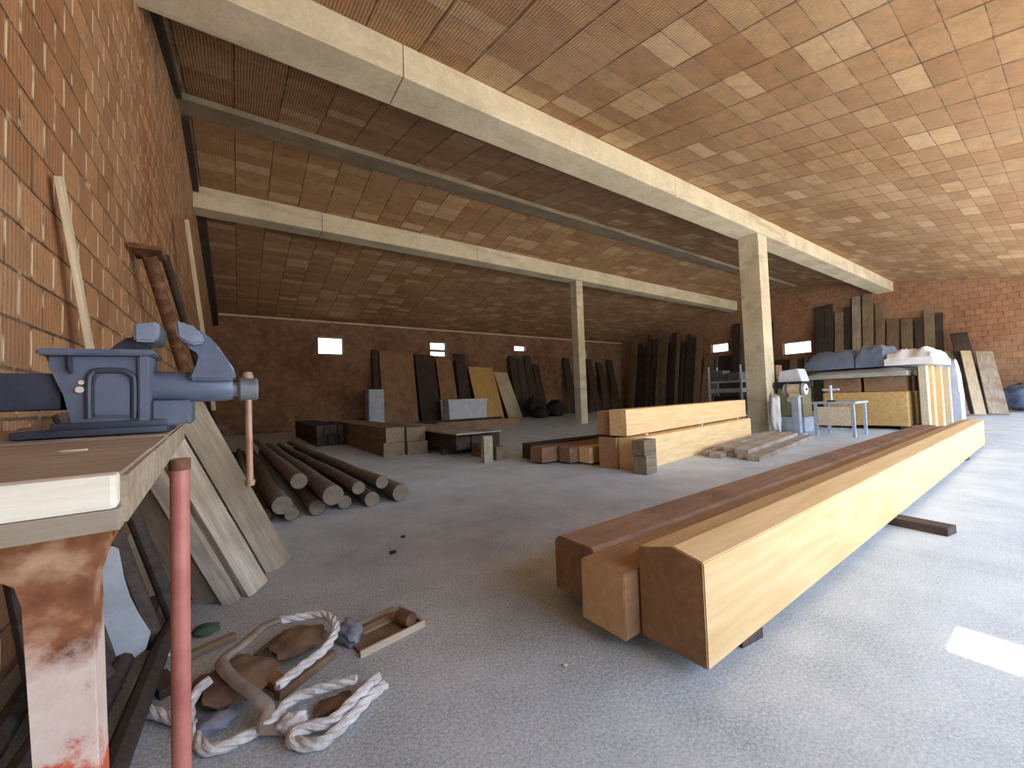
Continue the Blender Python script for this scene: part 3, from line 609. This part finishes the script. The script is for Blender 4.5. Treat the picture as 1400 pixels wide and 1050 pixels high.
# B: dark trestle with end board
gB = 'timbers of the trestle stack'
for i in range(3):
    stackbeam(3.16+.31*i, 3.16+.31*i+.29, 6.4, 11.5, .12, .40, 'dark_wood', '%s dark timber of the boarded stack behind the upright end board' % ('left', 'middle', 'right')[i], None)
for y in (6.9, 11.5): timber('bearer', (3.1, y, 0), (4.05, y, 0), .12, .12, 'dark_wood', ('near' if y < 8 else 'far')+' bearer under the boarded dark timber stack', 'timber')
timber('cover_board', (3.5, 6.15, .403), (3.5, 11.7, .403), .9, .03, 'grey_wood', 'wide grey board covering the dark timber stack near centre', 'board')
x0 = P(665, 636, y=5.4); timber('end_board', (x0.x+.08, 5.45, 0), (x0.x+.08, 5.56, 0), .16, .42, 'grey_wood', 'upright whitish board closing the end of the dark stack near centre', 'board')
timber('timber_offcut', (3.56, 5.55, .0), (3.56, 6.4, .0), .20, .22, 'mid_wood', 'pale-ended short timber lying right of the upright whitish board', 'timber')
# C
stackbeam(3.98, 5.6, 4.36, 4.60, .03, .25, 'red_wood', 'reddish timber lying in front, its side lit yellow, left of the yellow stack')
stackbeam(4.14, 5.3, 4.12, 4.34, .03, .26, 'glulam', 'short yellow timber with white edge lying left of the yellow stack')
stackbeam(3.7, 6.6, 4.66, 4.95, .03, .25, 'red_wood', 'farther reddish timber left of the yellow stack')
stackbeam(3.8, 6.6, 5.0, 5.3, .03, .27, 'dark_wood', 'dark timber farthest back left of the yellow stack')
for x in (4.3, 5.2): timber('bearer', (x, 4.1, 0), (x, 5.3, 0), .09, .03, 'dark_wood', ('left' if x < 5 else 'right')+' thin bearer under the reddish timbers left of the yellow stack', 'timber')
# D: yellow glulam stack, lying a little askew to the building
SL = .15; CA = 1/math.hypot(1, SL); DX, DY = Vector((CA, SL*CA, 0)), Vector((-SL*CA, CA, 0))
def sk(org, u, v, L, w_, z0, h, mat, label, cat='timber beam', grp=None, name='squared_timber'):
    a = Vector(org)+DX*u+DY*(v+w_/2)+Vector((0, 0, z0)); return timber(name, a, a+DX*L, w_, h, mat, label, cat, grp)
OD = (4.23, 3.36, 0)
sk(OD, .05, 0, 4.5, .30, 0, .42, 'glulam', 'lower front yellow beam of the stack left of the nearer column')
sk(OD, .0, .31, 4.5, .28, 0, .42, 'glulam_brown', 'lower rear beam of the yellow stack left of the nearer column')
sk(OD, .0, .14, 4.75, .26, .45, .35, 'glulam', 'upper yellow beam of the stack left of the nearer column')
sk(OD, .05, .42, 4.7, .22, .45, .33, 'glulam_brown', 'upper rear brown beam of the yellow stack left of the nearer column')
for u, nm in ((.5, 'near'), (2.4, 'middle'), (4.2, 'far')):
    a = Vector(OD)+DX*u+DY*.12+Vector((0, 0, .42)); timber('spacer_strip', a, a+DY*.5, .06, .03, 'pale_board', nm+' pale spacer strip between the layers of the yellow stack', 'batten')
sk(OD, -.16, -.19, .30, .17, .235, .19, 'mid_wood', 'small brown timber block wedged at the left end of the yellow stack', 'timber', None, 'timber_offcut')
sk(OD, -.14, -.20, .26, .18, 0, .235, 'mid_wood', 'dark block on the floor at the left end of the yellow stack', 'timber', None, 'timber_offcut')
# E: grey planks flat on the floor
gE = 'grey planks lying flat right of the yellow stack'
OE = (5.95, 2.66, 0)
for i in range(5):
    sk(OE, .12*(i % 3), .17*i, 3.45-.1*(i % 2), .16, 0, .07, 'grey_wood', ('nearest', 'second', 'middle', 'fourth', 'farthest')[i]+' bottom plank of the grey planks lying flat right of the yellow stack', 'board', gE, 'flat_plank')
for i in range(3):
    sk(OE, .2+.1*i,   .20+.20*i, 3.0, .18, .0705, .06, 'grey_wood', ('nearest', 'middle', 'farthest')[i]+' upper plank on the grey planks lying right of the yellow stack', 'board', gE, 'flat_plank')

# ------------------------------------------------------------------ things against the back wall
def slab(x0, x1, h, mat, label, yfoot=17.1, t=.05, name='leaning_board', cat='board', yw=None, z0=0):
    xm = (x0+x1)/2; yt = (YB-.09 if yw is None else yw)
    a = Vector((xm, yfoot, z0)); b = Vector((xm+.1, yt, z0+h)); return lean(name, a, b, x1-x0, t, mat, label, cat, face=(0, -1, 0))
slab(4.75, 5.0, 3.35, 'dark_wood', 'dark narrow post leaning on back wall left of the wide brown panel', 17.0)
slab(5.05, 6.6, 3.3, 'red_wood', 'wide reddish brown panel leaning on back wall between first and second windows', 17.0, name='wide_plank', cat='board')
slab(6.7, 7.65, 3.2, 'dark_wood', 'dark panel leaning on the back wall just left of the second window', 16.9, name='wide_plank', cat='board')
slab(7.75, 8.6, 3.0, 'red_wood', 'brown panel leaning on the back wall below the second window', 16.9, name='wide_plank', cat='board')
slab(8.75, 9.3, 3.3, 'dark_wood', 'dark board leaning on the back wall right of the second window', 16.9)
slab(9.5, 10.95, 2.65, 'ply', 'wide yellowish plywood sheet leaning on the back wall left of centre column', 16.7, name='plywood_sheet', cat='sheet')
slab(11.0, 11.85, 2.4, 'pale_board', 'narrow pale sheet leaning beside the yellowish plywood', 16.4, name='pale_sheet', cat='sheet')
for i, (x, h) in enumerate(((12.0, 3.3), (12.5, 3.2), (13.0, 3.35), (13.6, 2.9))):
    slab(x, x+.45, h, 'dark_wood', ('first', 'second', 'third', 'fourth')[i]+' dark board right of the pale sheet under the small third window', 17.0)
for i in range(5):
    x = 15.9+i*.95; slab(x, x+.5, 3.3-.2*(i % 2), 'dark_wood', ('first', 'second', 'third', 'fourth', 'fifth')[i]+' dark board leaning on the back wall right of the farther column', 17.1).__setitem__('group', 'dark boards in the far right corner')
bm = NB()
def tub(bm, w0, w1, d0, d1, h, t=.03):
    prism(bm, [(-w0, 0), (w0, 0), (w1, h), (-w1, h)], 'y', -d0, -d0+t); prism(bm, [(-w0, 0), (w0, 0), (w1, h), (-w1, h)], 'y', d0-t, d0)
    prism(bm, [(-d0+t, 0), (d0-t, 0), (d0-t, h), (-d0+t, h)], 'x', -w0, -w0+t); prism(bm, [(-d0+t, 0), (d0-t, 0), (d0-t, h), (-d0+t, h)], 'x', w0-t, w0)
    box(bm, (-w0+t, -d0+t, .02), (w0-t, d0-t, .05)); box(bm, (-w1-.03, -d0-.02, h-.05), (w1+.03, -d0, h)); box(bm, (-w1-.03, d0, h-.05), (w1+.03, d0+.02, h))
tub(bm, .9, .95, .4, .42, 1.05); o = tag(obj('plastic_tub', bm, 'tub'), 'pale blue rectangular tub on the floor before the back wall, left of plywood', 'tub'); o.location = (8.3, 15.9, 0)
e = empty('steel_cabinet', (4.5, 16.3, 0)); tag(e, 'bluish steel cabinet standing left of the wide brown panel', 'cabinet')
bm = NB(); box(bm, (-.3, -.25, 0), (.3, .25, 1.55), .01); obj('cabinet_body', bm, 'machine_blue', e); bm = NB(); box(bm, (-.28, -.27, .05), (.28, -.25, 1.5), .004); dr = obj('door', bm, 'machine_blue', e)
bm = NB(); box(bm, (.2, -.29, .75), (.23, -.27, .95), .003); obj('handle', bm, 'screw_grey', dr)
for i, (x, y, s_) in enumerate(((12.25, 16.0, (.42, .4, .55)), (13.5, 15.7, (.5, .4, .45)), (11.9, 14.95, (.4, .35, .3)))):
    lump('filled_sack', (x, y, 0), s_, 'dark', ('tallest', 'right', 'lowest front')[i]+' dark filled sack heaped before the back wall near centre', 'sack', 30+i)
stackbeam(4.2, 9.2, 14.2, 14.5, 0, .25, 'dark_wood', 'long dark timber on the floor parallel to and before the back wall')
stackbeam(5.6, 9.0, 12.6, 12.9, 0, .25, 'red_wood', 'brownish timber on the floor farther back than the trestle stack')

# ------------------------------------------------------------------ boards standing against the right wall
rnd = random.Random(4); ORD = 'first second third fourth fifth sixth seventh eighth ninth tenth eleventh twelfth thirteenth fourteenth fifteenth sixteenth seventeenth eighteenth'.split(); cnt = {}
y = 3.0
while y < 16.9:
    wdt = rnd.uniform(.16, .36); hole = None
    for h_ in right_holes:
        if h_[0]-.1 < y+wdt and y < h_[1]+.1: hole = h_
    near = y < 7.0
    h = rnd.uniform(4.2, 4.85) if near else rnd.uniform(3.9, 4.8)
    if y < 4.3: h = rnd.uniform(3.5, 3.8)
    if hole: h = hole[2]-.25
    d = rnd.uniform(.6, .8); mat = rnd.choice(['mid_wood', 'dark_wood', 'mid_wood', 'mid_wood', 'grey_wood'] if near and y > 3.9 else ['dark_wood', 'dark_wood', 'mid_wood'])
    if hole is None: seg = 'right of the bright right-wall window' if y < 7.2 else 'between the two right-wall windows' if y < 11 else 'left of the small right-wall window'
    else: seg = 'under the bright right-wall window' if y < 9 else 'under the small right-wall window'
    tone = {'mid_wood': 'brown', 'dark_wood': 'dark', 'grey_wood': 'pale grey'}[mat]; cnt[seg] = cnt.get(seg, 0)+1
    lean('upright_board', (XR-d-.05, y+wdt/2, 0), (XR-.07, y+wdt/2, h), wdt, .045, mat, '%s board from the right %s, %s, standing' % (ORD[cnt[seg]-1], seg, tone), 'board', group='tall boards standing against the right wall', face=(-1, 0, 0))
    y += wdt+rnd.uniform(.015, .07)
# three planks leaning apart at the right
for (fx, fy, hx_, hy, hz, wd, mat, lab) in ((19.3, 2.05, 21.2, 2.62, 2.75, .42, 'dark_wood', 'dark wide plank leaning at the right wall, tallest of those right of the tarped stack'),
        (18.3, 1.95, 20.6, 2.42, 2.05, .24, 'pale_board', 'pale plank leaning at the right wall directly right of the dark one'),
        (18.6, 1.62, 21.0, 2.06, 2.0, .40, 'grey_wood', 'broad grey plank leaning at the right wall, rightmost one'),
        (17.9, 2.25, 20.9, 2.85, 2.1, .25, 'grey_wood', 'narrow grey plank leaning just right of the sheet-covered crate')):
    lean('leaning_plank', (fx, fy, 0), (hx_, hy, hz), wd, .06, mat, lab, face=(-1, -.3, 0))
lump('stone_heap', (20.9, 1.2, 0), (.3, .5, .5), 'tarp_blue', 'low bluish bag standing at the foot of the right wall', 'bag', 50)

# ------------------------------------------------------------------ tarped crate and machines at the right
CX, CY0, CY1 = 12.1, 2.3, 3.85
e = empty('plywood_crate', (CX, CY0, 0)); tag(e, 'big yellow plywood crate under tarpaulins left of the leaning planks', 'crate')
bm = NB(); box(bm, (0, .0, .08), (1.6, CY1-CY0, .86), .03); obj('crate_body', bm, 'ply', e)
for yy in (.1, CY1-CY0-.1):
    bm = NB(); box(bm, (0.02, yy-.06, 0), (1.58, yy+.06, .08), .004); obj('skid', bm, 'dark_wood', e)
for i in range(2):
    bm = NB(); yy = CY0+.03+i*.78; box(bm, (CX+.06, yy, .862), (CX+1.5, yy+.72, 1.20), .01)
    tag(obj('brown_block', bm, 'red_wood'), ('right' if i == 0 else 'left')+' brown timber block between plywood crate and grey covering', 'timber')
def draped(name, x0, x1, y0, y1, z0, z1, mat, label, cat, seed, amp=.04):
    rnd = random.Random(seed); bm = NB(); nx, ny = 14, 18; ph = [rnd.uniform(0, 6) for _ in range(8)]
    def pt(i, j, top):
        u, v = i/nx, j/ny; x = x0+(x1-x0)*u; yq = y0+(y1-y0)*v
        e_ = min(1, min(u, 1-u, v, 1-v)*6)**.5
        z = z0+(z1-z0)*(.45+.55*e_)+amp*(sin(u*9+ph[0])*cos(v*7+ph[1])+.6*sin(v*17+ph[2]+u*5))*e_
        return (x, yq, z if top else z0)
    T = [[bm.verts.new(pt(i, j, True)) for j in range(ny+1)] for i in range(nx+1)]; B = [[bm.verts.new(pt(i, j, False)) for j in range(ny+1)] for i in range(nx+1)]
    for i in range(nx):
        for j in range(ny):
            bm.faces.new((T[i][j], T[i+1][j], T[i+1][j+1], T[i][j+1])); bm.faces.new((B[i][j], B[i][j+1], B[i+1][j+1], B[i+1][j]))
    for i in range(nx):
        bm.faces.new((T[i][0], B[i][0], B[i+1][0], T[i+1][0])); bm.faces.new((T[i][ny], T[i+1][ny], B[i+1][ny], B[i][ny]))
    for j in range(ny):
        bm.faces.new((T[0][j], T[0][j+1], B[0][j+1], B[0][j])); bm.faces.new((T[nx][j], B[nx][j], B[nx][j+1], T[nx][j+1]))
    return tag(obj(name, bm, mat, smooth=50), label, cat)
draped('grey_covering', CX-.1, CX+1.7, CY0-.02, 4.15, 1.205, 1.42, 'tarp_grey', 'flat grey-green sheeting on the crate under the blue tarpaulins', 'cover', 1, .01)
draped('blue_tarpaulin', CX-.05, CX+1.5, CY0+.35, 3.15, 1.435, 1.95, 'tarp_blue', 'right hump of folded blue-grey tarpaulin on top of the crate', 'tarpaulin', 2, .03)
draped('blue_tarpaulin', CX-.05, CX+1.5, 3.18, 4.15, 1.435, 1.9, 'tarp_blue', 'left hump of folded blue-grey tarpaulin on top of the crate', 'tarpaulin', 3, .03)
draped('blue_tarpaulin', CX+2.0, CX+3.8, 2.15, 2.95, 1.40, 1.85, 'tarp_blue', 'farther blue tarpaulin roll behind the bright white plastic sheet', 'tarpaulin', 6, .03)
draped('white_sheet', CX-.15, CX+1.7, 1.86, CY0+.32, 1.435, 1.76, 'cloth', 'bright white plastic sheet thrown over the near corner of the crate', 'sheet', 4, .07)
# upright boards beside the crate
ub = [(12.12, 'pale_board', .05, .22), (12.72, 'glulam', .05, .20), (13.55, 'glulam', .05, .20), (14.5, 'pale_board', .05, .16)]
for i, (x, mt, t, wd) in enumerate(ub):
    bm = NB(); box(bm, (0, 0, 0), (wd, .12, 1.40), .006); o = tag(obj('upright_batten', bm, mt), ('leftmost', 'second', 'third', 'rightmost')[i]+' light upright batten against the side of the tarped crate', 'board'); o.location = (x, 2.0, 0)
for i, (x, x1) in enumerate(((12.36, 12.70), (12.94, 13.53), (13.77, 14.48))):
    bm = NB(); box(bm, (0, 0, 0), (x1-x, .06, 1.36), .004); o = tag(obj('brown_sheet', bm, 'glulam_brown'), ('left', 'middle', 'right')[i]+' brown panel standing between the light battens by the crate', 'panel'); o.location = (x, 2.12, 0)
draped('wrapped_bundle', 16.2, 16.8, 2.05, 2.5, 0.0, 1.65, 'tub', 'pale blue wrapped bundle standing right of the brown panels', 'bundle', 5, .02)
# metal work table
T0 = P(1112, 598, z=0); e = empty('metal_table', (10.0, 2.68, 0)); tag(e, 'pale blue metal frame table with wood panel in front of the plywood crate', 'table')
for (lx, ly) in ((0, 0), (0, .62), (.7, 0), (.7, .62)):
    bm = NB(); box(bm, (lx, ly, 0), (lx+.05, ly+.05, .66), .004); obj('leg', bm, 'machine_blue', e)
bm = NB(); box(bm, (-.03, -.03, .66), (.78, .70, .70), .006); obj('tabletop', bm, 'machine_blue', e)
bm = NB(); box(bm, (.0, .055, .22), (.03, .615, .60), .003); tag(obj('side_panel', bm, 'pale_board', e), 'light wooden side panel')
bm = NB(); box(bm, (.01, .05, .12), (.045, .62, .17), .003); obj('stretcher', bm, 'machine_blue', e)
# grinder on pedestal
e = empty('bench_grinder', (9.9, 3.63, 0)); tag(e, 'cream and grey pedestal grinder standing left of the metal table', 'grinder')
bm = NB(); box(bm, (-.14, -.14, 0), (.14, .14, .05), .01); box(bm, (-.07, -.07, .05), (.07, .07, .82), .01); ped = obj('pedestal', bm, 'machine_blue', e)
bm = NB(); tube(bm, [(0, -.14, .98), (0, -.12, .98), (0, .12, .98), (0, .14, .98)], [.09, .115, .115, .09], 20); box(bm, (-.08, -.10, .82), (.08, .10, .90), .01); obj('motor', bm, 'pale_board', e, smooth=35)
for s_ in (-1, 1):
    bm = NB(); tube(bm, [(0, s_*.15, .98), (0, s_*.20, .98)], .115, 22); wh = obj('grinding_wheel', bm, 'tub', e, smooth=35)
    bm = NB(); tube(bm, [(0, s_*.201, .98), (0, s_*.215, .98)], .025, 12); obj('hub_nut', bm, 'dark', wh, smooth=35)
    bm = NB(); tube(bm, [(0, s_*.14, .98), (0, s_*.149, .98)], .135, 22); obj('wheel_guard', bm, 'screw_grey', e, smooth=35)
e = empty('drill_stand', (10.2, 3.1, .70)); tag(e, 'small white cross-handled clamp standing on the metal table', 'clamp')
bm = NB(); tube(bm, [(0, 0, 0), (0, 0, .34)], .025, 12); obj('clamp_post', bm, 'tub', e, smooth=35); bm = NB(); tube(bm, [(0, -.14, .25), (0, .14, .25)], .022, 12); obj('cross_handle', bm, 'tub', e, smooth=35)
bm = NB(); box(bm, (-.06, -.06, 0), (.06, .06, .03), .005); obj('clamp_foot', bm, 'dark', e)
# olive band saw
e = empty('olive_machine', (10.6, 3.74, 0)); tag(e, 'olive green workshop machine with white hood right of the nearer column', 'machine')
bm = NB(); box(bm, (0, 0, 0), (.55, .55, .34), .02); obj('machine_base', bm, 'machine_blue', e)
bm = NB(); box(bm, (0.02, .02, .34), (.53, .53, 1.02), .02); mb = obj('machine_cabinet', bm, 'olive', e)
bm = NB(); tube(bm, [(.018, .27, .75), (-.015, .27, .75)], .06, 16); obj('dial', bm, 'pale_board', mb, smooth=35)
bm = NB(); box(bm, (-.03, -.02, 1.02), (.6, .58, 1.16), .01); obj('machine_table', bm, 'dark', e)
bm = NB(); prism(bm, [(.02, 1.16), (.52, 1.16), (.47, 1.42), (.10, 1.46)], 'x', .05, .5, .015); obj('hood', bm, 'tub', e)
e = empty('wooden_rack', (11.3, 4.55, 0)); tag(e, 'dark wooden rack with brown top behind the olive machine', 'rack')
bm = NB(); box(bm, (0, 0, 0), (.3, .42, 1.25), .01); obj('rack_body', bm, 'dark_wood', e); bm = NB(); box(bm, (-.02, -.02, 1.25), (.32, .44, 1.62), .01); obj('top_box', bm, 'red_wood', e)
# white bag at column foot
cx = P(1048, 590, y=4.35).x
lump('plastic_bag', (cx+.02, 4.16, 0), (.15, .12, .48), 'cloth', 'white plastic bag slumped at the foot of the nearer column', 'bag', 60)
# metal shelf frame
e = empty('shelf_frame', (12.0, 5.75, 0)); tag(e, 'light blue metal shelf trolley seen left of the nearer column below the small window', 'shelf')
for (lx, ly) in ((0, 0), (0, .95), (.5, 0), (.5, .95)):
    bm = NB(); tube(bm, [(lx, ly, 0), (lx, ly, 1.75)], .03, 10); obj('upright', bm, 'machine_blue', e, smooth=35)
for zz in (.25, .95, 1.25):
    bm = NB(); box(bm, (-.03, -.03, zz), (.53, .98, zz+(.05 if zz != .95 else .12)), .004); obj('shelf', bm, 'machine_blue', e)
bm = NB(); box(bm, (.03, .08, 1.305), (.45, .45, 1.62), .01); tag(obj('toolbox', bm, 'blue_paint'), 'left blue-grey tool box on the upper shelf of the trolley', 'box').location = (12.0, 6.2, 0)
bm = NB(); box(bm, (.03, .06, 1.305), (.45, .40, 1.55), .01); tag(obj('toolbox', bm, 'screw_grey'), 'right grey tool box on the upper shelf of the trolley', 'box').location = (12.0, 5.75, 0)
bm = NB(); box(bm, (.02, .1, .305), (.48, .85, .85), .01); tag(obj('crate_box', bm, 'dark'), 'dark crate on the bottom shelf of the trolley', 'box').location = (12.0, 5.75, 0)
